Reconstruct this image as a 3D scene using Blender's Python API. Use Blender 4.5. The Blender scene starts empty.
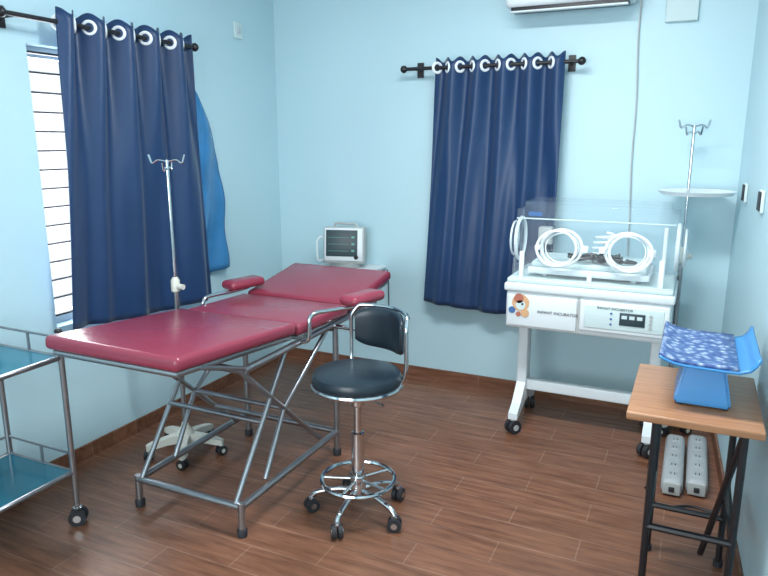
import bpy, bmesh, math, random
from mathutils import Vector, Matrix, Euler
random.seed(4)
sc = bpy.context.scene
try:
    sc.view_settings.view_transform = 'Standard'
    sc.view_settings.look = 'None'
except Exception: pass
COL = sc.collection
pi = math.pi

# ------------------------------------------------------------ materials
def mat(name, color, rough=0.5, metal=0.0, spec=0.5, noise=0.0, nscale=8.0, bump=0.0, bscale=60.0, emit=0.0, coat=0.0, sheen=0.0):
    m = bpy.data.materials.new(name); m.use_nodes = True
    nt = m.node_tree; b = nt.nodes['Principled BSDF']
    b.inputs['Base Color'].default_value = (*color, 1)
    b.inputs['Roughness'].default_value = rough
    b.inputs['Metallic'].default_value = metal
    b.inputs['Specular IOR Level'].default_value = spec
    b.inputs['Coat Weight'].default_value = coat
    b.inputs['Sheen Weight'].default_value = sheen
    if emit:
        b.inputs['Emission Color'].default_value = (*color, 1)
        b.inputs['Emission Strength'].default_value = emit
    tc = nt.nodes.new('ShaderNodeTexCoord')
    n = nt.nodes.new('ShaderNodeTexNoise'); n.inputs['Scale'].default_value = nscale; n.inputs['Detail'].default_value = 4
    nt.links.new(tc.outputs['Object'], n.inputs['Vector'])
    mx = nt.nodes.new('ShaderNodeMix'); mx.data_type = 'RGBA'
    k = noise if noise else 0.04
    mx.inputs['A'].default_value = (*[c*(1-k) for c in color], 1)
    mx.inputs['B'].default_value = (*[min(1, c*(1+k)) for c in color], 1)
    nt.links.new(n.outputs['Fac'], mx.inputs['Factor'])
    nt.links.new(mx.outputs['Result'], b.inputs['Base Color'])
    if bump:
        n2 = nt.nodes.new('ShaderNodeTexNoise'); n2.inputs['Scale'].default_value = bscale
        nt.links.new(tc.outputs['Object'], n2.inputs['Vector'])
        bp = nt.nodes.new('ShaderNodeBump'); bp.inputs['Strength'].default_value = bump; bp.inputs['Distance'].default_value = 0.01
        nt.links.new(n2.outputs['Fac'], bp.inputs['Height']); nt.links.new(bp.outputs['Normal'], b.inputs['Normal'])
    return m

M = {}
M['wall'] = mat('wall_paint', (0.485, 0.685, 0.745), 0.38, noise=0.03, nscale=2, bump=0.05, bscale=25)
M['ceil'] = mat('ceiling_paint', (0.80, 0.88, 0.90), 0.8)
M['white'] = mat('white_plastic', (0.72, 0.77, 0.79), 0.35)
M['offw'] = mat('cream_plastic', (0.62, 0.62, 0.55), 0.45)
M['steel'] = mat('stainless_steel', (0.36, 0.37, 0.39), 0.3, 0.9, noise=0.15, nscale=20)
M['chrome'] = mat('chrome', (0.62, 0.64, 0.66), 0.12, 1.0)
M['maroon'] = mat('maroon_vinyl', (0.265, 0.037, 0.066), 0.27, noise=0.08, nscale=5, bump=0.12, bscale=12)
M['black'] = mat('black_vinyl', (0.012, 0.022, 0.032), 0.32)
M['blackm'] = mat('black_metal', (0.01, 0.01, 0.013), 0.4)
M['rubber'] = mat('dark_rubber', (0.02, 0.021, 0.026), 0.6)
M['navy'] = mat('navy_satin', (0.007, 0.036, 0.112), 0.42, noise=0.1, nscale=4, bump=0.25, bscale=9, sheen=0.12)
M['tarp'] = mat('blue_plastic_sheet', (0.04, 0.20, 0.42), 0.22, noise=0.35, nscale=6, bump=0.6, bscale=9)
M['bluesh'] = mat('blue_shelf', (0.01, 0.14, 0.21), 0.15, noise=0.1)
M['grey'] = mat('grey_plastic', (0.42, 0.44, 0.43), 0.45)
M['silver'] = mat('silver_paint', (0.38, 0.40, 0.41), 0.4, 0.0, noise=0.1)
M['screen'] = mat('dark_screen', (0.02, 0.045, 0.055), 0.38)
M['trace'] = mat('screen_trace', (0.08, 0.3, 0.24), 0.4, emit=0.1)
M['scale'] = mat('blue_scale_plastic', (0.04, 0.23, 0.52), 0.35)
M['orange'] = mat('sticker_orange', (0.66, 0.38, 0.2), 0.5)
M['red'] = mat('sticker_red', (0.45, 0.14, 0.09), 0.5)
M['blue'] = mat('label_blue', (0.05, 0.14, 0.35), 0.5)
M['cush'] = mat('pale_cushion', (0.60, 0.72, 0.72), 0.6)
M['frame'] = mat('window_frame_white', (0.55, 0.6, 0.62), 0.5)
M['lamp'] = mat('lamp_tube', (0.95, 0.98, 1.0), 0.5, emit=2.0)  # glowing tube of the added, out-of-view ceiling fixture
M['ringw'] = mat('port_ring_white', (0.88, 0.92, 0.94), 0.3)

def wood_table():
    m = mat('table_wood', (0.42, 0.19, 0.08), 0.35); nt = m.node_tree; b = nt.nodes['Principled BSDF']
    tc = nt.nodes.new('ShaderNodeTexCoord'); mp = nt.nodes.new('ShaderNodeMapping'); mp.inputs['Scale'].default_value = (3, 40, 40)
    n = nt.nodes.new('ShaderNodeTexNoise'); n.inputs['Scale'].default_value = 1.5; n.inputs['Detail'].default_value = 6
    cr = nt.nodes.new('ShaderNodeValToRGB'); cr.color_ramp.elements[0].position = .3; cr.color_ramp.elements[1].position = .7
    cr.color_ramp.elements[0].color = (0.32, 0.14, 0.065, 1); cr.color_ramp.elements[1].color = (0.45, 0.225, 0.115, 1)
    nt.links.new(tc.outputs['Object'], mp.inputs['Vector']); nt.links.new(mp.outputs[0], n.inputs['Vector'])
    nt.links.new(n.outputs['Fac'], cr.inputs[0]); nt.links.new(cr.outputs[0], b.inputs['Base Color'])
    return m
M['wood'] = wood_table()

def floor_mat(name, k=1.0):
    m = mat(name, (0.2, 0.1, 0.06), 0.36, spec=.4); nt = m.node_tree; b = nt.nodes['Principled BSDF']
    tc = nt.nodes.new('ShaderNodeTexCoord')
    br = nt.nodes.new('ShaderNodeTexBrick'); br.offset = 0.5
    br.inputs['Scale'].default_value = 1; br.inputs['Brick Width'].default_value = 0.6; br.inputs['Row Height'].default_value = 0.15
    br.inputs['Mortar Size'].default_value = 0.0028; br.inputs['Mortar Smooth'].default_value = 0.35
    br.inputs['Color1'].default_value = (0.200*k, 0.086*k, 0.049*k, 1); br.inputs['Color2'].default_value = (0.228*k, 0.099*k, 0.058*k, 1)
    br.inputs['Mortar'].default_value = (0.285*k, 0.16*k, 0.11*k, 1)
    nt.links.new(tc.outputs['Object'], br.inputs['Vector'])
    mp = nt.nodes.new('ShaderNodeMapping'); mp.inputs['Scale'].default_value = (3.5, 34, 34)
    n = nt.nodes.new('ShaderNodeTexNoise'); n.inputs['Scale'].default_value = 1.0; n.inputs['Detail'].default_value = 6; n.inputs['Roughness'].default_value = .65
    nt.links.new(tc.outputs['Object'], mp.inputs['Vector']); nt.links.new(mp.outputs[0], n.inputs['Vector'])
    cr = nt.nodes.new('ShaderNodeValToRGB')
    cr.color_ramp.elements[0].position = .32; cr.color_ramp.elements[1].position = .68
    cr.color_ramp.elements[0].color = (0.58, 0.55, 0.53, 1); cr.color_ramp.elements[1].color = (1.3, 1.34, 1.34, 1)
    nt.links.new(n.outputs['Fac'], cr.inputs[0])
    mx = nt.nodes.new('ShaderNodeMix'); mx.data_type = 'RGBA'; mx.blend_type = 'MULTIPLY'; mx.inputs['Factor'].default_value = 1
    nt.links.new(br.outputs['Color'], mx.inputs['A']); nt.links.new(cr.outputs[0], mx.inputs['B'])
    nt.links.new(mx.outputs['Result'], b.inputs['Base Color'])
    return m
M['floor'] = floor_mat('wood_tile_floor'); M['base'] = floor_mat('wood_tile_skirting', 0.9)

def acrylic():
    m = bpy.data.materials.new('clear_acrylic'); m.use_nodes = True; nt = m.node_tree
    for n in list(nt.nodes): nt.nodes.remove(n)
    o = nt.nodes.new('ShaderNodeOutputMaterial'); t = nt.nodes.new('ShaderNodeBsdfTransparent'); g = nt.nodes.new('ShaderNodeBsdfGlossy')
    d = nt.nodes.new('ShaderNodeBsdfDiffuse'); d.inputs[0].default_value = (.85, .93, .96, 1)
    t.inputs[0].default_value = (.96, .98, .99, 1); g.inputs['Roughness'].default_value = .06
    lw = nt.nodes.new('ShaderNodeLayerWeight'); lw.inputs[0].default_value = .5
    pw = nt.nodes.new('ShaderNodeMath'); pw.operation = 'POWER'; pw.inputs[1].default_value = 4.0
    ml = nt.nodes.new('ShaderNodeMath'); ml.operation = 'MULTIPLY_ADD'; ml.inputs[1].default_value = .6; ml.inputs[2].default_value = .008
    a = nt.nodes.new('ShaderNodeMixShader'); c = nt.nodes.new('ShaderNodeMixShader'); c.inputs[0].default_value = .05
    nt.links.new(t.outputs[0], c.inputs[1]); nt.links.new(d.outputs[0], c.inputs[2])
    nt.links.new(lw.outputs['Facing'], pw.inputs[0]); nt.links.new(pw.outputs[0], ml.inputs[0])
    nt.links.new(ml.outputs[0], a.inputs[0]); nt.links.new(c.outputs[0], a.inputs[1]); nt.links.new(g.outputs[0], a.inputs[2])
    nt.links.new(a.outputs[0], o.inputs[0]); return m
M['acr'] = acrylic()

def pattern_mat():
    m = mat('patterned_vinyl', (0.3, 0.4, 0.6), 0.35); nt = m.node_tree; b = nt.nodes['Principled BSDF']
    tc = nt.nodes.new('ShaderNodeTexCoord'); v = nt.nodes.new('ShaderNodeTexVoronoi'); v.inputs['Scale'].default_value = 42
    cr = nt.nodes.new('ShaderNodeValToRGB'); e = cr.color_ramp.elements
    e[0].position = .15; e[0].color = (0.42, 0.48, 0.60, 1); e[1].position = .65; e[1].color = (0.045, 0.09, 0.26, 1)
    x = e.new(.38); x.color = (0.13, 0.21, 0.38, 1)
    nt.links.new(tc.outputs['Object'], v.inputs['Vector']); nt.links.new(v.outputs['Distance'], cr.inputs[0]); nt.links.new(cr.outputs[0], b.inputs['Base Color'])
    return m
M['pat'] = pattern_mat()

# ------------------------------------------------------------ mesh helpers
def empty(name, loc=(0, 0, 0)):
    e = bpy.data.objects.new(name, None); e.empty_display_size = .1; COL.objects.link(e); e.location = loc; return e
def finish(name, bm, m, parent=None, smooth=True, angle=40):
    me = bpy.data.meshes.new(name); bmesh.ops.recalc_face_normals(bm, faces=bm.faces[:]); bm.to_mesh(me); bm.free()
    me.materials.append(m)
    if smooth:
        for p in me.polygons: p.use_smooth = True
        try: me.set_sharp_from_angle(angle=math.radians(angle))
        except Exception: pass
    o = bpy.data.objects.new(name, me); COL.objects.link(o)
    if parent:
        o.parent = parent; o.matrix_parent_inverse = Matrix.Translation(parent.location).inverted()
    return o
def box(name, lo, hi, m, parent=None, bevel=0.0, seg=3, rot=None, piv=None):
    bm = bmesh.new(); bmesh.ops.create_cube(bm, size=1)
    c = [(a+b)/2 for a, b in zip(lo, hi)]; s = [abs(b-a) for a, b in zip(lo, hi)]
    for v in bm.verts: v.co = Vector((v.co.x*s[0], v.co.y*s[1], v.co.z*s[2]))
    if bevel: bmesh.ops.bevel(bm, geom=bm.edges[:], offset=bevel, segments=seg, affect='EDGES', profile=.5)
    c = Vector(c)
    if rot:
        R = Euler(rot).to_matrix().to_4x4()
        if piv is None: T = Matrix.Translation(c) @ R
        else: T = Matrix.Translation(Vector(piv)) @ R @ Matrix.Translation(c-Vector(piv))
    else: T = Matrix.Translation(c)
    bm.transform(T)
    return finish(name, bm, m, parent, bevel > 0)
def boxes(name, lst, m, parent=None):
    bm = bmesh.new()
    for lo, hi in lst:
        r = bmesh.ops.create_cube(bm, size=1)
        for v in r['verts']:
            v.co = Vector([(a+b)/2 + v.co[i]*abs(b-a) for i, (a, b) in enumerate(zip(lo, hi))])
    return finish(name, bm, m, parent, False)
def fillet(pts, rad, n=5):
    P = [Vector(p) for p in pts]; out = [P[0]]
    for i in range(1, len(P)-1):
        a, b, c = P[i-1], P[i], P[i+1]
        r = min(rad, (a-b).length*.45, (c-b).length*.45)
        p = b+(a-b).normalized()*r; q = b+(c-b).normalized()*r
        for k in range(n+1):
            t = k/n; out.append((1-t)**2*p+2*t*(1-t)*b+t*t*q)
    out.append(P[-1]); return out
def tube_bm(bm, P, r, n=10, cyclic=False):
    N = len(P); rings = []; up = None
    for i in range(N):
        if cyclic: d = (P[(i+1) % N]-P[i-1]).normalized()
        else: d = (P[min(i+1, N-1)]-P[max(i-1, 0)]).normalized()
        if up is None:
            up = Vector((0, 0, 1)) if abs(d.z) < .9 else Vector((1, 0, 0))
        up = (up-d*up.dot(d)).normalized(); s = d.cross(up)
        rings.append([bm.verts.new(P[i]+(up*math.cos(2*pi*k/n)+s*math.sin(2*pi*k/n))*r) for k in range(n)])
    for i in range(N if cyclic else N-1):
        A = rings[i]; B = rings[(i+1) % N]
        for k in range(n): bm.faces.new((A[k], A[(k+1) % n], B[(k+1) % n], B[k]))
    if not cyclic: bm.faces.new(rings[0][::-1]); bm.faces.new(rings[-1])
def tube(name, pts, r, m, parent=None, rad=0.0, n=10, cyclic=False):
    P = fillet(pts, rad) if rad else [Vector(p) for p in pts]
    bm = bmesh.new(); tube_bm(bm, P, r, n, cyclic); return finish(name, bm, m, parent)
def tubes(name, lst, r, m, parent=None, rad=0.0, n=10):
    bm = bmesh.new()
    for pts in lst: tube_bm(bm, fillet(pts, rad) if rad and len(pts) > 2 else [Vector(p) for p in pts], r, n)
    return finish(name, bm, m, parent)
def circ(c, R, axis='z', n=32, sx=1, sy=1, a0=0):
    out = []
    for k in range(n):
        a = 2*pi*k/n+a0; u, v = R*math.cos(a)*sx, R*math.sin(a)*sy
        out.append(Vector(c)+(Vector((u, v, 0)) if axis == 'z' else Vector((u, 0, v)) if axis == 'y' else Vector((0, u, v))))
    return out
def torus(name, c, R, r, m, parent=None, axis='z', sx=1, sy=1, n=36):
    bm = bmesh.new(); tube_bm(bm, circ(c, R, axis, n, sx, sy), r, 8, True); return finish(name, bm, m, parent)
def lathe(name, prof, c, m, parent=None, axis='z', n=32, sgn=1):
    bm = bmesh.new(); rings = []
    for r, h in prof:
        r = max(r, 1e-4)
        rings.append([bm.verts.new((r*math.cos(2*pi*k/n), r*math.sin(2*pi*k/n), h*sgn)) for k in range(n)])
    for A, B in zip(rings[:-1], rings[1:]):
        for k in range(n): bm.faces.new((A[k], A[(k+1) % n], B[(k+1) % n], B[k]))
    bm.faces.new(rings[0][::-1]); bm.faces.new(rings[-1])
    R = Matrix.Identity(4)
    if axis == 'y': R = Matrix.Rotation(-pi/2, 4, 'X')
    if axis == 'x': R = Matrix.Rotation(pi/2, 4, 'Y')
    bm.transform(Matrix.Translation(Vector(c)) @ R); return finish(name, bm, m, parent)
def caster(tag, p, parent, r=.03, ang=0.0, stem=None, fm='chrome'):
    x, y = p; d = Vector((math.cos(ang), math.sin(ang), 0)); s = Vector((-d.y, d.x, 0))
    q = Vector((0, 0, 1)).rotation_difference(s).to_matrix().to_4x4()
    bm = bmesh.new(); bh = bmesh.new()
    for sg in (-1, 1):
        c = Vector((x, y, r))+s*sg*r*.45
        res = bmesh.ops.create_cone(bm, cap_ends=True, segments=24, radius1=r, radius2=r, depth=r*.6)
        bmesh.ops.transform(bm, matrix=Matrix.Translation(c) @ q, verts=res['verts'])
        res = bmesh.ops.create_cone(bh, cap_ends=True, segments=16, radius1=r*.45, radius2=r*.45, depth=r*.1)
        bmesh.ops.transform(bh, matrix=Matrix.Translation(c+s*sg*r*.33) @ q, verts=res['verts'])
    finish('wheel_'+tag, bm, M['rubber'], parent)
    finish('hub_'+tag, bh, M[fm], parent)
    top = r*2.6 if stem is None else stem
    lathe('stem_'+tag, [(r*.22, r*1.0), (r*.22, r*2.0), (r*.5, r*2.02), (r*.5, r*2.2), (r*.3, r*2.25), (r*.3, top)], (x, y, 0), M[fm], parent, n=14)

# ------------------------------------------------------------ room
XL, YB, YR, ZC = -2.73, 4.07, -1.5, 2.85
def xr(y): return .2+(4.07-y)*.05
box('floor', (XL-.2, YR-.2, -.1), (.8, YB+.2, 0), M['floor'])
box('ceiling', (XL-.2, YR-.2, ZC), (.8, YB+.2, ZC+.1), M['ceil'])
wy0, wy1, wz0, wz1 = 2.13, 3.08, .72, 2.02
boxes('wall_left', [((XL-.15, YR, 0), (XL, wy0, ZC)), ((XL-.15, wy1, 0), (XL, YB, ZC)), ((XL-.15, wy0, 0), (XL, wy1, wz0)), ((XL-.15, wy0, wz1), (XL, wy1, ZC))], M['wall'])
boxes('wall_back', [((XL-.15, YB, 0), (.6, YB+.15, ZC))], M['wall'])
bm = bmesh.new()
q = [(xr(YB), YB), (xr(YB)+.15, YB), (xr(YR)+.15, YR), (xr(YR), YR)]
lo = [bm.verts.new((a, b, 0)) for a, b in q]; hi = [bm.verts.new((a, b, ZC)) for a, b in q]
bm.faces.new(lo); bm.faces.new(hi)
for i in range(4): bm.faces.new((lo[i], lo[(i+1) % 4], hi[(i+1) % 4], hi[i]))
finish('wall_right', bm, M['wall'], None, False)
boxes('wall_rear', [((XL-.15, YR-.15, 0), (.8, YR, .8)), ((XL-.15, YR-.15, 2.3), (.8, YR, ZC)), ((XL-.15, YR-.15, .8), (-2.2, YR, 2.3)), ((-.1, YR-.15, .8), (.8, YR, 2.3))], M['wall'])
box('baseboard_back', (XL, YB-.012, 0), (xr(YB), YB, .075), M['base'])
box('baseboard_left', (XL, YR, 0), (XL+.012, YB-.012, .075), M['base'])
bm = bmesh.new()
q = [(xr(YB)-.012, YB-.013), (xr(YB)-.001, YB-.013), (xr(YR)-.001, YR), (xr(YR)-.012, YR)]
lo = [bm.verts.new((a, b, 0)) for a, b in q]; hi = [bm.verts.new((a, b, .075)) for a, b in q]
bm.faces.new(lo); bm.faces.new(hi)
for i in range(4): bm.faces.new((lo[i], lo[(i+1) % 4], hi[(i+1) % 4], hi[i]))
finish('baseboard_right', bm, M['base'], None, False)

w = empty('window_1', (XL, 2.6, 1.3))
X0 = XL-.11
boxes('frame', [((X0, wy0, wz0), (X0+.04, wy0+.05, wz1)), ((X0, wy1-.05, wz0), (X0+.04, wy1, wz1)), ((X0, wy0, wz0), (X0+.04, wy1, wz0+.05)), ((X0, wy0, wz1-.05), (X0+.04, wy1, wz1)), ((X0, 2.58, wz0), (X0+.04, 2.63, wz1))], M['frame'], w)
tubes('security_bars', [[(XL-.04, wy0, z), (XL-.04, wy1, z)] for z in [wz0+.05+.087*i for i in range(15)]] + [[(XL-.04, wy0+.012, wz0), (XL-.04, wy0+.012, wz1)]], .007, M['blackm'], w, n=6)
w2 = empty('window_2', (-1.15, -1.58, 1.55))
boxes('frame', [((-2.2, YR-.1, .8), (-2.14, YR-.05, 2.3)), ((-.16, YR-.1, .8), (-.1, YR-.05, 2.3)), ((-2.2, YR-.1, .8), (-.1, YR-.05, .86)), ((-2.2, YR-.1, 2.24), (-.1, YR-.05, 2.3)), ((-1.18, YR-.1, .8), (-1.12, YR-.05, 2.3))], M['frame'], w2)

# ------------------------------------------------------------ curtains
def curtain(name, along, p0, p1, q0, q1, off, zt, zb, n, rodz, amp=.035, rod=(0, 1), wall=0, sgn=1, drop=0.0):
    e = empty(name, ((p0+p1)/2, off, rodz) if along == 'x' else (off, (p0+p1)/2, rodz))
    bm = bmesh.new(); NU, NV = 260, 44; g = []
    def sm(t): t = max(0, min(1, t)); return t*t*(3-2*t)
    for j in range(NV+1):
        v = j/NV; row = []
        for i in range(NU+1):
            u = i/NU
            ph = 2*pi*n*u
            k = sm(v*1.6)
            a = amp*(1-.62*k)
            o = a*math.sin(ph+.9*k*math.sin(4*u+1))
            o += k*(.016*math.sin(2*pi*u*n*.45+1+1.2*v)+.006*math.sin(2*pi*u*n*1.7+3*v)+.010*math.sin(2*pi*u*.9+2*v))
            s = (p0+(p1-p0)*u)*(1-v)+(q0+(q1-q0)*u)*v
            z = zt+(zb-zt)*v+.012*math.sin(5*u+2)*v + .014*math.cos(2*ph)*(1-v)**8 + drop*u*v
            c = (s, off+o, z) if along == 'x' else (off+o, s, z)
            row.append(bm.verts.new(c))
        g.append(row)
    for j in range(NV):
        for i in range(NU): bm.faces.new((g[j][i], g[j][i+1], g[j+1][i+1], g[j+1][i]))
    c = finish('cloth', bm, M['navy'], e, True, 180)
    md = c.modifiers.new('thick', 'SOLIDIFY'); md.thickness = .002
    for k in range(2*n):
        u = k/(2*n)
        if k == 0: u = .012
        s = p0+(p1-p0)*u; slope = amp*2*pi*n*math.cos(2*pi*n*u)/(p1-p0)
        nrm = Vector((-slope, 1, 0)).normalized() if along == 'x' else Vector((1, -slope, 0)).normalized()
        ctr = Vector((s, off, rodz)) if along == 'x' else Vector((off, s, rodz))
        bm = bmesh.new(); tube_bm(bm, circ((0, 0, 0), .028, 'z', 24), .0085, 8, True)
        bm.transform(Matrix.Translation(ctr) @ Vector((0, 0, 1)).rotation_difference(nrm).to_matrix().to_4x4())
        finish('eyelet_%d' % k, bm, M['ringw'], e)
    mk = (lambda s, o=0, z=rodz: (s, off+o, z)) if along == 'x' else (lambda s, o=0, z=rodz: (off+o, s, z))
    tube('rod', [mk(rod[0]), mk(rod[1])], .011, M['blackm'], e)
    for k, s in enumerate(rod):
        lathe('finial_%d' % k, [(.011, -.02), (.02, -.012), (.024, 0), (.02, .012), (.008, .022)], mk(s), M['blackm'], e, axis=along, n=16)
        s2 = s+(.07 if k == 0 else -.07)
        tube('bracket_%d' % k, [mk(s2, 0), mk(s2, wall-off)], .009, M['blackm'], e, n=8)
        a, b = mk(s2-.02, wall-off, rodz-.045), mk(s2+.02, wall-off-sgn*.012, rodz+.045)
        box('bracket_plate_%d' % k, [min(i, j) for i, j in zip(a, b)], [max(i, j) for i, j in zip(a, b)], M['blackm'], e)
    return e
curtain('window_curtain', 'x', -1.50, -.73, -1.57, -.74, 3.96, 2.075, .555, 5, 2.03, amp=.030, rod=(-1.71, -.64), wall=YB, sgn=1)
curtain('window_curtain', 'y', 2.21, 3.09, 2.10, 3.15, -2.62, 2.16, .72, 5, 2.11, amp=.042, rod=(1.945, 3.11), wall=XL, sgn=-1, drop=-.06)
bm = bmesh.new(); g = []
for j in range(31):
    v = j/30; row = []
    for i in range(17):
        u = i/16; wd = .14+.22*min(1, v*2.6)**.7
        row.append(bm.verts.new((-2.69+.017*math.sin(9*u+6*v)+.008*math.sin(17*v+4*u), 3.02+wd*u+.008*math.sin(14*v)*u, 1.99-1.21*v-.10*u*(1-v)+.03*u*v)))
    g.append(row)
for j in range(30):
    for i in range(16): bm.faces.new((g[j][i], g[j][i+1], g[j+1][i+1], g[j+1][i]))
o = finish('plastic_sheet', bm, M['tarp'], None, True, 180); md = o.modifiers.new('t', 'SOLIDIFY'); md.thickness = .002

# ------------------------------------------------------------ delivery bed
b = empty('delivery_bed', (-1.865, 2.4, 0))
bx0, bx1 = -2.205, -1.548
def slab(name, y0, z0, y1, z1, th=.055):
    L = math.hypot(y1-y0, z1-z0); a = math.atan2(z1-z0, y1-y0)
    box(name, (bx0, y0, z0-th), (bx1, y0+L, z0), M['maroon'], b, .02, 4, rot=(a, 0, 0), piv=((bx0+bx1)/2, y0, z0))
    P = lambda x, t, d=-th-.013: (x, y0+t*math.cos(a)-d*math.sin(a), z0+t*math.sin(a)+d*math.cos(a))
    i = .03
    tubes(name+'_frame', [[P(bx0+i, .03), P(bx0+i, L-.02), P(bx1-i, L-.02), P(bx1-i, .03), P(bx0+i, .03)], [P(bx0+i, L/2), P(bx1-i, L/2)]], .013, M['steel'], b)
slab('foot_cushion', 1.655, .877, 2.41, .812)
slab('seat_cushion', 2.43, .80, 2.90, .785)
slab('back_cushion', 2.925, .79, 3.42, .872)
lx0, lx1 = -2.135, -1.575
T = []
for x in (lx0, lx1):
    T += [[(x, 1.99, .0), (x, 1.99, .15)], [(x, 2.80, 0), (x, 2.80, .71)],
          [(x, 1.99, .13), (x, 2.80, .13)], [(x, 2.05, .70), (x, 3.25, .715)]]
T += [[(lx0, 1.99, .13), (lx1, 1.99, .13)], [(lx0, 2.8, .13), (lx1, 2.8, .13)], [(lx0, 2.05, .70), (lx1, 2.05, .70)], [(lx0, 3.25, .715), (lx1, 3.25, .715)], [(lx0, 2.8, .68), (lx1, 2.8, .68)]]
tubes('base_frame', T, .0155, M['steel'], b)
S = []
for x in (lx0+.025, lx1-.025):
    S += [[(x, 1.99, .14), (x, 2.40, .70)], [(x, 2.06, .69), (x, 2.66, .15)], [(x, 2.20, .15), (x, 2.36, .42), (x, 2.75, .68)]]
S += [[(lx0+.025, 2.19, .42), (lx1-.025, 2.19, .42)], [(lx0+.025, 2.36, .42), (lx1-.025, 2.36, .42)], [(lx0+.025, 2.5, .29), (lx1-.025, 2.5, .29)]]
tubes('scissor_braces', S, .012, M['steel'], b)
tubes('cushion_stays', [[(x, 1.80, .795), (x, 2.08, .70)] for x in (lx0, lx1)]+[[(x, 3.25, .72), (x, 3.30, .79)] for x in (lx0, lx1)]+[[(x, 2.5, .70), (x, 2.5, .735)] for x in (lx0, lx1)], .011, M['steel'], b)
for k, (x, y) in enumerate([(lx0, 1.99), (lx1, 1.99), (lx0, 2.8), (lx1, 2.8)]):
    lathe('foot_%d' % k, [(.021, 0), (.022, .03), (.018, .035)], (x, y, 0), M['rubber'], b, n=16)
for k, (x, y, z, s) in enumerate([(-2.20, 2.90, .838, -1), (-1.40, 2.76, .865, 1)]):
    bxs = bx0 if s < 0 else bx1
    box('arm_pad_%d' % k, (x-.055, y-.115, z-.022), (x+.055, y+.115, z+.028), M['maroon'], b, .023, 4, rot=(0, 0, -.25))
    xx = bxs+s*.03
    tube('arm_loop_%d' % k, [(xx-s*.05, y-.30, .705), (xx, y-.30, .72), (xx, y-.30, z-.02), (x, y-.05, z-.028), (x, y+.04, z-.028)], .010, M['chrome'], b, rad=.05)
    if k: tube('arm_post_%d' % k, [(x, y+.02, z-.02), (x, y+.02, .70), (xx-s*.07, y+.02, .70)], .011, M['chrome'], b, rad=.03)

# ------------------------------------------------------------ stool
s = empty('swivel_stool', (-1.22, 2.35, 0)); cx, cy = -1.22, 2.35
lathe('seat_pad', [(.05, .60), (.172, .60), (.186, .61), (.190, .632), (.181, .652), (.15, .662), (.0, .655)], (cx, cy, 0), M['black'], s, n=48)
torus('seat_rim', (cx, cy, .602), .184, .011, M['chrome'], s, n=48)
lathe('seat_plate', [(.09, .575), (.12, .598), (.12, .60)], (cx, cy, 0), M['chrome'], s)
lathe('gas_column', [(.032, .08), (.034, .14), (.028, .16), (.028, .38), (.017, .385), (.017, .50), (.03, .51), (.032, .575)], (cx, cy, 0), M['chrome'], s, n=24)
tube('height_lever', [(cx, cy, .56), (cx+.15, cy-.06, .55)], .006, M['chrome'], s)
for k in range(5):
    a = math.radians(-88+72*k); d = Vector((math.cos(a), math.sin(a), 0))
    C = Vector((cx, cy, 0))
    tube('base_leg_%d' % k, [C+Vector((0, 0, .11)), C+d*.10+Vector((0, 0, .115)), C+d*.19+Vector((0, 0, .09)), C+d*.207+Vector((0, 0, .068))], .012, M['chrome'], s, rad=.05)
    tube('ring_spoke_%d' % k, [C+Vector((0, 0, .165))+d*.02, C+d*.155+Vector((0, 0, .165))], .007, M['chrome'], s)
    caster('%d' % k, (cx+d.x*.207, cy+d.y*.207), s, .030, a+.6)
torus('foot_ring', (cx, cy, .165), .158, .010, M['chrome'], s, n=48)
lathe('ring_hub', [(.033, .15), (.035, .155), (.035, .18), (.033, .185)], (cx, cy, 0), M['chrome'], s, n=20)
bm = bmesh.new(); a0 = math.radians(70); rows = []
NU = 24
def bp(u, v, r):
    a = a0+u*math.radians(50); zz = .800+v*.092*(1-.16*abs(u)**3)
    return Vector((cx+r*math.cos(a), cy+r*math.sin(a), zz))
for i in range(NU+1):
    u = -1+2*i/NU; ring = []
    e = 1-abs(u)**6
    for k in range(16):
        t = 2*pi*k/16; cv = math.copysign(abs(math.sin(t))**.6, math.sin(t)); cr = math.copysign(abs(math.cos(t))**.6, math.cos(t))
        ring.append(bm.verts.new(bp(u, cv*(.75+.25*e), .185+.018*cr*(.5+.5*e))))
    rows.append(ring)
for A, B in zip(rows[:-1], rows[1:]):
    for k in range(16): bm.faces.new((A[k], A[(k+1) % 16], B[(k+1) % 16], B[k]))
bm.faces.new(rows[0]); bm.faces.new(rows[-1])
finish('backrest_pad', bm, M['black'], s, True, 60)
def arc(a, r, z): a = a0+math.radians(a); return Vector((cx+r*math.cos(a), cy+r*math.sin(a), z))
P = [arc(-58, .10, .592), arc(-56, .18, .595), arc(-54, .208, .66), arc(-54, .206, .85)]+[arc(t, .207, .892) for t in range(-45, 50, 10)]+[arc(54, .206, .85), arc(54, .208, .66), arc(56, .18, .595), arc(58, .10, .592)]
tube('backrest_frame', P, .009, M['chrome'], s, rad=.03)

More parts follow.
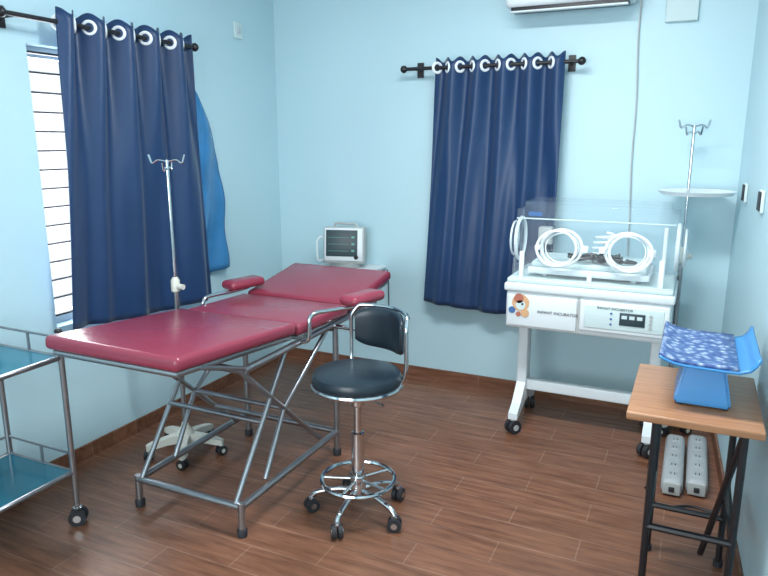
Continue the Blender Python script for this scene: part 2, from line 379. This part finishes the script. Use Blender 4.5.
# ------------------------------------------------------------ IV stands
def iv(name, x, y, ztop, fr=.2, rot=0.3):
    e = empty(name, (x, y, 0))
    lathe('pole_lower', [(.0125, .08), (.0125, ztop*.58)], (x, y, 0), M['steel'], e, n=16)
    lathe('pole_upper', [(.008, ztop*.58), (.008, ztop-.03)], (x, y, 0), M['chrome'], e, n=12)
    lathe('clamp', [(.014, ztop*.56), (.022, ztop*.565), (.022, ztop*.60), (.012, ztop*.61)], (x, y, 0), M['offw'], e, n=16)
    lathe('clamp_knob', [(.014, 0), (.014, .03)], (x+.02, y, ztop*.58), M['offw'], e, axis='x', n=12)
    for k in range(4):
        a = k*pi/2+.5; d = Vector((math.cos(a), math.sin(a), 0)); C = Vector((x, y, ztop-.04-.035*(k % 2)))
        tube('hook_%d' % k, [C, C+d*.045+Vector((0, 0, .012)), C+d*.07-Vector((0, 0, .012)), C+d*.085+Vector((0, 0, .035))], .005, M['chrome'], e, rad=.02, n=8)
    lathe('base_hub', [(.03, .075), (.05, .085), (.045, .115), (.02, .15), (.016, .17)], (x, y, 0), M['offw'], e, n=24)
    for k in range(5):
        a = 2*pi*k/5+rot; d = Vector((math.cos(a), math.sin(a), 0)); sd = Vector((-d.y, d.x, 0)); C = Vector((x, y, 0))
        bm = bmesh.new(); rr = []
        for t, wd, zl, zh in [(.02, .036, .072, .115), (.5, .028, .07, .105), (.85, .026, .062, .09), (1.0, .018, .058, .08)]:
            c = C+d*fr*t
            rr.append([bm.verts.new(c+sd*wd+Vector((0, 0, zl))), bm.verts.new(c+sd*wd*.7+Vector((0, 0, zh))), bm.verts.new(c-sd*wd*.7+Vector((0, 0, zh))), bm.verts.new(c-sd*wd+Vector((0, 0, zl)))])
        for A, B in zip(rr[:-1], rr[1:]):
            for i in range(4): bm.faces.new((A[i], A[(i+1) % 4], B[(i+1) % 4], B[i]))
        bm.faces.new(rr[0]); bm.faces.new(rr[-1])
        finish('base_leg_%d' % k, bm, M['offw'], e, False)
        caster('%d' % k, (x+d.x*fr*.95, y+d.y*fr*.95), e, .025, a+1, fm='offw')
    return e
iv('iv_stand', -2.305, 2.49, 1.54, fr=.20)
e = iv('iv_stand', -.04, 3.88, 1.71, fr=.12, rot=.9)
lathe('tray', [(.06, 1.322), (.17, 1.324), (.19, 1.345), (.185, 1.345), (.165, 1.332), (.0, 1.332)], (.0, 3.86, 0), M['ringw'], e, n=40)

# ------------------------------------------------------------ instrument trolley (left)
t = empty('instrument_trolley', (-2.44, 1.45, 0))
tx0, tx1, ty0, ty1 = -2.66, -2.265, 1.12, 1.77
T = []
for x in (tx0, tx1):
    for y in (ty0, ty1): T.append([(x, y, .09), (x, y, .85)])
tubes('posts', T, .0125, M['steel'], t)
for k, z in enumerate((.745, .24)):
    T = [[(tx0, ty0, z), (tx1, ty0, z), (tx1, ty1, z), (tx0, ty1, z), (tx0, ty0, z)]]
    tubes('shelf_rim_%d' % k, T, .011, M['steel'], t)
    box('shelf_%d' % k, (tx0+.005, ty0+.005, z-.006), (tx1-.005, ty1-.005, z+.004), M['bluesh'], t)
    zr = z+.085
    tubes('guard_rail_%d' % k, [[(tx0, ty0, zr), (tx0, ty1, zr), (tx1, ty1, zr)], [(tx0, ty0, zr), (tx1, ty0, zr)]]+[[(tx0, y, z), (tx0, y, zr)] for y in (1.33, 1.55)]+[[(-2.45, ty1, z), (-2.45, ty1, zr)]], .006, M['steel'], t, n=8)
for k, (x, y) in enumerate([(tx0, ty0), (tx0, ty1), (tx1, ty0), (tx1, ty1)]):
    lathe('knob_%d' % k, [(.014, .85), (.015, .858), (.008, .866)], (x, y, 0), M['rubber'], t, n=12)
    caster('%d' % k, (x, y), t, .036, .8+k)

# ------------------------------------------------------------ monitor + shelf
e = empty('monitor_shelf', (-2.1, 3.95, .75))
box('board', (-2.32, 3.80, .745), (-1.88, 4.069, .765), M['white'], e, .004)
for k, x in enumerate((-2.24, -1.96)):
    tube('bracket_%d' % k, [(x, 3.86, .742), (x, 4.06, .62)], .008, M['white'], e)
e = empty('patient_monitor', (-2.11, 3.92, .77))
R = (-.1, 0, .28)
pv = (-2.11, 3.90, .765)
box('housing', (-2.25, 3.85, .79), (-1.97, 3.96, 1.035), M['grey'], e, .015, rot=R, piv=pv)
box('bezel', (-2.24, 3.842, .81), (-1.98, 3.855, 1.028), M['white'], e, .005, rot=R, piv=pv)
box('screen', (-2.228, 3.838, .84), (-2.015, 3.845, 1.015), M['screen'], e, .002, rot=R, piv=pv)
for k in range(3):
    box('trace_%d' % k, (-2.215, 3.8365, .875+.045*k), (-2.075, 3.8385, .877+.045*k), M['trace'], e, rot=R, piv=pv)
    box('reading_%d' % k, (-2.055, 3.8365, .872+.045*k), (-2.035, 3.8385, .885+.045*k), M['trace'], e, rot=R, piv=pv)
lathe('rotary_knob', [(.013, 0), (.013, .014)], (-1.985, 3.815, .85), M['rubber'], e, axis='y', n=16)
tube('handle', [(-2.2, 3.93, 1.0), (-2.2, 3.93, 1.055), (-2.03, 3.93, 1.055), (-2.03, 3.93, 1.0)], .008, M['grey'], e, rad=.02)
box('feet', (-2.21, 3.87, .766), (-2.01, 3.95, .80), M['grey'], e, .004)
tube('probe_cable', [(-2.24, 3.90, .82), (-2.28, 3.84, .80), (-2.29, 3.84, .84), (-2.295, 3.85, .94), (-2.28, 3.87, .97), (-2.23, 3.90, .93)], .006, M['white'], e, rad=.03, n=8)
tube('power_cable', [(-1.87, 4.06, .74), (-1.86, 4.06, .70), (-1.85, 4.05, .38), (-1.78, 4.04, .30), (-1.70, 4.06, .42)], .004, M['blackm'], None, rad=.08, n=6)

# ------------------------------------------------------------ incubator
I = empty('infant_incubator', (-.47, 3.65, 0))
ix0, ix1, iy0, iy1 = -.872, -.055, 3.42, 3.90
box('cabinet', (ix0, iy0, .62), (ix1, iy1, .82), M['white'], I, .012)
box('drawer_front', (ix0+.01, iy0-.012, .635), (-.50, iy0+.01, .80), M['white'], I, .006)
box('control_panel', (-.485, iy0-.02, .65), (ix1-.005, iy0+.01, .81), M['white'], I, .008)
box('panel_inset', (-.46, iy0-.024, .672), (-.085, iy0-.018, .79), M['cush'], I, .003)
box('display', (-.29, iy0-.028, .70), (-.17, iy0-.022, .765), M['screen'], I, .002)
for k in range(3):
    box('readout_%d' % k, (-.28+.036*k, iy0-.0295, .735), (-.255+.036*k, iy0-.0275, .752), M['cush'], I)
for k in range(4):
    lathe('button_%d' % k, [(.008, 0), (.007, .006)], (-.145, iy0-.028, .70+.02*k), M['grey'], I, axis='y', n=12)
for k in range(3):
    lathe('led_%d' % k, [(.006, 0), (.005, .005)], (-.33, iy0-.027, .70+.028*k), M['blue'], I, axis='y', n=12)
def text(nm, body, loc, size, m, parent):
    cu = bpy.data.curves.new(nm, 'FONT'); cu.body = body; cu.size = size; cu.extrude = .0005; cu.materials.append(m)
    o = bpy.data.objects.new(nm, cu); COL.objects.link(o); o.location = Vector(loc)-parent.location; o.rotation_euler = (pi/2, 0, 0); o.parent = parent
text('panel_text', 'INFANT INCUBATOR', (-.40, iy0-.026, .774), .018, M['rubber'], I)
text('drawer_text', 'INFANT INCUBATOR', (-.70, iy0-.0145, .715), .022, M['rubber'], I)
yS = iy0-.014
for nm, (x, z, r, mm, dy) in {'face': (-.79, .762, .046, 'orange', 0), 'bonnet': (-.80, .785, .026, 'red', -.001), 'cheek': (-.79, .750, .026, 'cush', -.001), 'flower': (-.835, .72, .018, 'blue', -.001), 'scarf': (-.765, .708, .022, 'orange', -.001), 'ribbon': (-.80, .70, .013, 'red', -.002), 'eye': (-.78, .756, .006, 'rubber', -.003)}.items():
    lathe('sticker_'+nm, [(r, -.001), (r, .001)], (x, yS+dy, z), M[mm], I, axis='y', n=20)
box('drawer_seam', (-.50, iy0-.004, .63), (-.487, iy0+.002, .815), M['grey'], I)
box('deck', (ix0-.012, iy0-.015, .82), (ix1+.012, iy1+.015, .865), M['white'], I, .012)
box('deck_rim', (ix0, iy0, .865), (ix1, iy1, .89), M['cush'], I, .008)
box('mattress_tray', (-.78, 3.48, .91), (-.17, 3.84, .945), M['white'], I, .01)
box('mattress', (-.765, 3.495, .945), (-.185, 3.825, .975), M['cush'], I, .012)
tubes('tray_supports', [[(x, y, .885), (x, y, .915)] for x in (-.7, -.25) for y in (3.55, 3.77)], .015, M['white'], I)
bm = bmesh.new(); bmesh.ops.create_cube(bm, size=1)
hx0, hx1, hy0, hy1, hz0, hz1 = ix0+.012, ix1-.008, iy0+.012, iy1-.012, .885, 1.285
for v in bm.verts: v.co = Vector(((hx0+hx1)/2+v.co.x*(hx1-hx0), (hy0+hy1)/2+v.co.y*(hy1-hy0), (hz0+hz1)/2+v.co.z*(hz1-hz0)))
for v in bm.verts:
    if v.co.z > 1.1 and v.co.y < 3.6: v.co.y += .08
bmesh.ops.delete(bm, geom=[f for f in bm.faces if f.calc_center_median().z < .9], context='FACES')
bmesh.ops.bevel(bm, geom=[e_ for e_ in bm.edges if not e_.is_boundary], offset=.04, segments=5, affect='EDGES')
finish('hood', bm, M['acr'], I, True, 60)
def fy(z): return hy0+.08*(z-hz0)/(hz1-hz0)
tubes('hood_trim', [[(hx0, fy(.9), .893), (hx1, fy(.9), .893)], [(hx0+.01, fy(1.2)-.004, 1.20), (hx1-.01, fy(1.2)-.004, 1.20)]], .0035, M['cush'], I, n=6)
for k, x in enumerate((-.605, -.285)):
    z = 1.06
    for q_, (R_, r_, dx, dy) in enumerate([(.103, .0075, 0, .006), (.100, .007, .020 if k else -.020, .040), (.084, .003, .004, .008)]):
        bm = bmesh.new(); tube_bm(bm, circ((0, 0, 0), R_, 'y', 40, 1, .9), r_, 8, True)
        bm.transform(Matrix.Translation((x+dx, fy(z)-dy, z)) @ Matrix.Rotation(-.2, 4, 'X'))
        finish('port_ring_%d_%d' % (k, q_), bm, M['ringw'], I)
    box('port_latch_%d' % k, (x+.10, fy(z)-.02, z-.018), (x+.135, fy(z)-.002, z+.018), M['ringw'], I, .005)
    box('port_hinge_%d' % k, (x-.13, fy(z)-.045, z-.012), (x-.10, fy(z)-.002, z+.012), M['ringw'], I, .005)
for k, (x, sg) in enumerate(((hx0, -1), (hx1, 1))):
    torus('side_port_%d' % k, (x+sg*.004, 3.66, 1.07), .115, .010, M['ringw'], I, axis='x')
    lathe('side_port_door_%d' % k, [(.113, 0), (.110, .02), (.095, .04), (.05, .052), (0, .055)], (x+sg*.004, 3.66, 1.07), M['acr'], I, axis='x', sgn=sg)
    torus('side_port_cuff_%d' % k, (x+sg*.038, 3.66, 1.07), .092, .006, M['ringw'], I, axis='x')
for k, x in enumerate((hx0+.055, hx1-.055, -.455)):
    box('hood_latch_%d' % k, (x-.012, fy(1.0)-.012, .89), (x+.012, fy(1.0)+.006, 1.03 if k < 2 else .93), M['ringw'], I, .005)
box('hood_label', (-.79, fy(1.225)-.006, 1.215), (-.72, fy(1.225)-.0045, 1.235), M['blue'], I)
tubes('hood_corner_post', [[(hx1-.06, 3.80, .89), (hx1-.06, 3.80, 1.15)], [(hx0+.08, 3.84, .89), (hx0+.08, 3.84, 1.12)]], .012, M['ringw'], I)
box('sensor_module', (-.80, 3.80, 1.02), (-.72, 3.86, 1.12), M['grey'], I, .01)
P = []
for k in range(110):
    a = k*.42; r = .05+.022*math.sin(k*.7)
    P.append(Vector((-.43+.075*math.sin(k*.13)+r*math.cos(a)*1.1, 3.56+r*math.sin(a)*.75, .984+.006*(k % 4)+.0002*k)))
P += [Vector((-.36, 3.56, 1.0)), Vector((-.28, 3.54, .99)), Vector((-.25, 3.60, .985)), Vector((-.30, 3.66, .985))]
tube('sensor_lead', P, .0075, M['blackm'], I, n=6)
P = []
for k in range(90):
    a = k*.3; P.append(Vector((-.445+.045*math.cos(a)+.0003*k, 3.70+.04*math.sin(a), .99+.0014*k)))
tube('coiled_hose', P, .007, M['ringw'], I, n=8)
for k, x in enumerate((ix0+.06, ix1-.06)):
    box('stand_post_%d' % k, (x-.028, 3.60, .14), (x+.028, 3.70, .62), M['white'], I, .008)
    bm = bmesh.new(); rr = []
    for yy, zl, zh in [(3.43, .085, .12), (3.50, .095, .155), (3.60, .13, .25), (3.70, .13, .25), (3.80, .095, .155), (3.87, .085, .12)]:
        rr.append([bm.verts.new((x-.025, yy, zl)), bm.verts.new((x+.025, yy, zl)), bm.verts.new((x+.025, yy, zh)), bm.verts.new((x-.025, yy, zh))])
    for A, B in zip(rr[:-1], rr[1:]):
        for i in range(4): bm.faces.new((A[i], A[(i+1) % 4], B[(i+1) % 4], B[i]))
    bm.faces.new(rr[0]); bm.faces.new(rr[-1]); finish('stand_foot_%d' % k, bm, M['white'], I, False)
    for j, yy in enumerate((3.45, 3.85)):
        caster('%d_%d' % (k, j), (x, yy), I, .038, .9+j, fm='grey')
box('stand_crossbar', (ix0+.06, 3.625, .20), (ix1-.06, 3.675, .26), M['white'], I, .006)

# ------------------------------------------------------------ side table
t = empty('side_table', (.05, 2.4, 0))
box('top', (-.14, 2.145, .722), (.255, 2.67, .75), M['wood'], t, .006)
T = []
for x in (-.05, .205):
    T += [[(x, 2.19, 0), (x, 2.19, .72)], [(x, 2.60, 0), (x, 2.60, .72)], [(x, 2.19, .34), (x, 2.60, .34)], [(x, 2.19, .70), (x, 2.60, .70)]]
T += [[(-.05, 2.19, .34), (.205, 2.19, .34)], [(-.05, 2.60, .20), (.205, 2.60, .20)], [(.205, 2.22, .70), (.14, 2.58, .05)]]
tubes('legs', T, .012, M['blackm'], t, n=8)
for k, (x, y) in enumerate([(-.05, 2.19), (.205, 2.19), (-.05, 2.6), (.205, 2.6)]):
    lathe('foot_%d' % k, [(.017, 0), (.017, .025)], (x, y, 0), M['rubber'], t, n=12)

# ------------------------------------------------------------ baby scale
s = empty('baby_scale', (.08, 2.38, .75))
bm = bmesh.new(); rr = []
for z, dx, dy in [(.757, .085, .11), (.78, .083, .108), (.83, .072, .095), (.886, .06, .085)]:
    rr.append([bm.verts.new((.078+sx*dx, 2.38+sy*dy, z)) for sx, sy in ((-1, -1), (1, -1), (1, 1), (-1, 1))])
for A, B in zip(rr[:-1], rr[1:]):
    for i in range(4): bm.faces.new((A[i], A[(i+1) % 4], B[(i+1) % 4], B[i]))
bm.faces.new(rr[0]); bm.faces.new(rr[-1])
bmesh.ops.bevel(bm, geom=bm.edges[:], offset=.008, segments=2, affect='EDGES')
finish('body', bm, M['scale'], s)
for k, (x, y) in enumerate([(.01, 2.29), (.146, 2.29), (.01, 2.47), (.146, 2.47)]):
    lathe('foot_%d' % k, [(.012, .7505), (.012, .76)], (x, y, 0), M['rubber'], s, n=12)
def trough(nm, prof, dz, th, m, y0, y1):
    bm = bmesh.new(); g = []
    for j in range(17):
        y = y0+(y1-y0)*j/16; row = []
        for x, z in prof:
            row.append(bm.verts.new((x, y, z+dz+.006*((j-8)/8)**4)))
        g.append(row)
    for A, B in zip(g[:-1], g[1:]):
        for i in range(len(prof)-1): bm.faces.new((A[i], A[i+1], B[i+1], B[i]))
    o = finish(nm, bm, m, s, True, 180); md = o.modifiers.new('t', 'SOLIDIFY'); md.thickness = th; md.offset = 0
prof = [(-.06, .918), (-.045, .910), (-.015, .900), (.03, .895), (.12, .893), (.17, .893), (.20, .903), (.216, .922), (.226, .945)]
trough('pan', prof, 0, .008, M['scale'], 2.22, 2.64)
trough('pan_cushion', prof[:-3], .010, .012, M['pat'], 2.225, 2.635)

# ------------------------------------------------------------ power strips lying on the floor
for k, x in enumerate((.02, .125)):
    y0 = 3.08+.04*k
    e = empty('power_strip', (x, y0, .05))
    box('housing', (x-.047, y0, .002), (x+.047, y0+.56, .078), M['silver'], e, .028, 5)
    box('end_cap', (x-.038, y0-.006, .010), (x+.038, y0+.004, .070), M['grey'], e, .004)
    box('cord_grommet', (x-.012, y0-.014, .026), (x+.012, y0-.004, .050), M['rubber'], e, .003)
    for j in range(5):
        box('socket_%d' % j, (x-.022, y0+.05+.10*j, .075), (x+.022, y0+.10+.10*j, .0805), M['silver'], e, .002)
        boxes('socket_slots_%d' % j, [((x-.010, y0+.063+.10*j, .080), (x-.006, y0+.083+.10*j, .0815)), ((x+.006, y0+.063+.10*j, .080), (x+.010, y0+.083+.10*j, .0815))], M['rubber'], e)
tube('extension_cord', [(-.09, 3.1, .007), (-.06, 3.25, .007), (-.10, 3.35, .007), (-.055, 3.20, .007), (-.08, 3.0, .007), (.0, 2.95, .007), (.10, 3.02, .007), (.19, 3.0, .007)], .006, M['blackm'], None, rad=.06, n=8)

# ------------------------------------------------------------ AC, boxes, cable, switches, added ceiling lamp
a = empty('air_conditioner', (-.72, 3.96, 2.45))
box('case', (-1.065, 3.87, 2.32), (-.375, 4.069, 2.60), M['white'], a, .03, 5)
box('vent', (-1.03, 3.885, 2.300), (-.41, 3.98, 2.324), M['blackm'], a, .002)
box('louver', (-1.03, 3.868, 2.292), (-.41, 3.90, 2.302), M['white'], a, .003)
tube('power_cord', [(-.39, 4.02, 2.42), (-.36, 4.055, 2.40), (-.365, 4.06, 2.15), (-.345, 4.06, 1.8), (-.35, 4.06, 1.5), (-.335, 4.06, 1.2), (-.33, 4.06, .95)], .0045, M['grey'], a, rad=.15, n=6)
b2 = empty('junction_box', (-.15, 4.05, 2.29))
box('cover', (-.235, 4.04, 2.215), (-.075, 4.069, 2.37), M['cush'], b2, .006)
def plate(name, y, z, dark, base='cush'):
    e = empty(name, (xr(y), y, z)); x = xr(y)
    box('plate', (x-.014, y-.045, z-.045), (x-.001, y+.045, z+.045), M[base], e, .004, rot=(0, 0, .05))
    box('rocker', (x-.019, y-.036, z-.038), (x-.011, y+.036, z+.038), M[dark], e, .003, rot=(0, 0, .05))
plate('light_switch', 3.66, 1.355, 'rubber')
plate('light_switch', 3.09, 1.36, 'rubber')
plate('wall_socket', 3.66, .50, 'frame')
e = empty('wall_socket', (XL, 3.65, 2.28))
box('plate', (XL+.001, 3.61, 2.23), (XL+.014, 3.69, 2.33), M['cush'], e, .004)
box('rocker', (XL+.012, 3.63, 2.26), (XL+.018, 3.67, 2.30), M['frame'], e, .003)
e = empty('ceiling_lamp', (-1.0, 1.9, 2.8))  # out-of-view fixture, added to light the room
box('batten', (-1.6, 1.87, 2.81), (-.4, 1.93, 2.849), M['white'], e, .005)
lathe('tube', [(.015, 0), (.015, 1.1)], (-1.55, 1.9, 2.785), M['lamp'], e, axis='x', n=16)

# ------------------------------------------------------------ lights
def area(name, loc, rot, sx, sy, power, col):
    l = bpy.data.lights.new(name, 'AREA'); l.shape = 'RECTANGLE'; l.size = sx; l.size_y = sy; l.energy = power; l.color = col
    o = bpy.data.objects.new(name, l); COL.objects.link(o); o.location = loc; o.rotation_euler = rot; return o
area('daylight_rear_window', (-1.15, YR-.02, 1.55), (pi/2, 0, 0), 2.0, 1.4, 80, (.91, .965, 1.0))
area('daylight_side_window', (XL-.25, 2.6, 1.4), (0, -pi/2, 0), 1.3, .95, 80, (.92, .97, 1.0))
area('ceiling_fill_light', (-.75, 2.2, 2.76), (0, 0, 0), 1.2, .3, 64, (.97, .985, 1.0))  # added fill, set off the fixture to brighten the back and right walls
W = bpy.data.worlds.new('sky'); sc.world = W; W.use_nodes = True
W.node_tree.nodes['Background'].inputs[0].default_value = (.80, .89, .95, 1); W.node_tree.nodes['Background'].inputs[1].default_value = 1.25

cam = bpy.data.cameras.new('cam'); co = bpy.data.objects.new('cam', cam); COL.objects.link(co)
co.location = (0, 0, 1.6); co.rotation_euler = (math.radians(90-12.5), 0, math.radians(25))
cam.sensor_width = 36; cam.lens = 665/768*36; cam.clip_start = .02
sc.camera = co
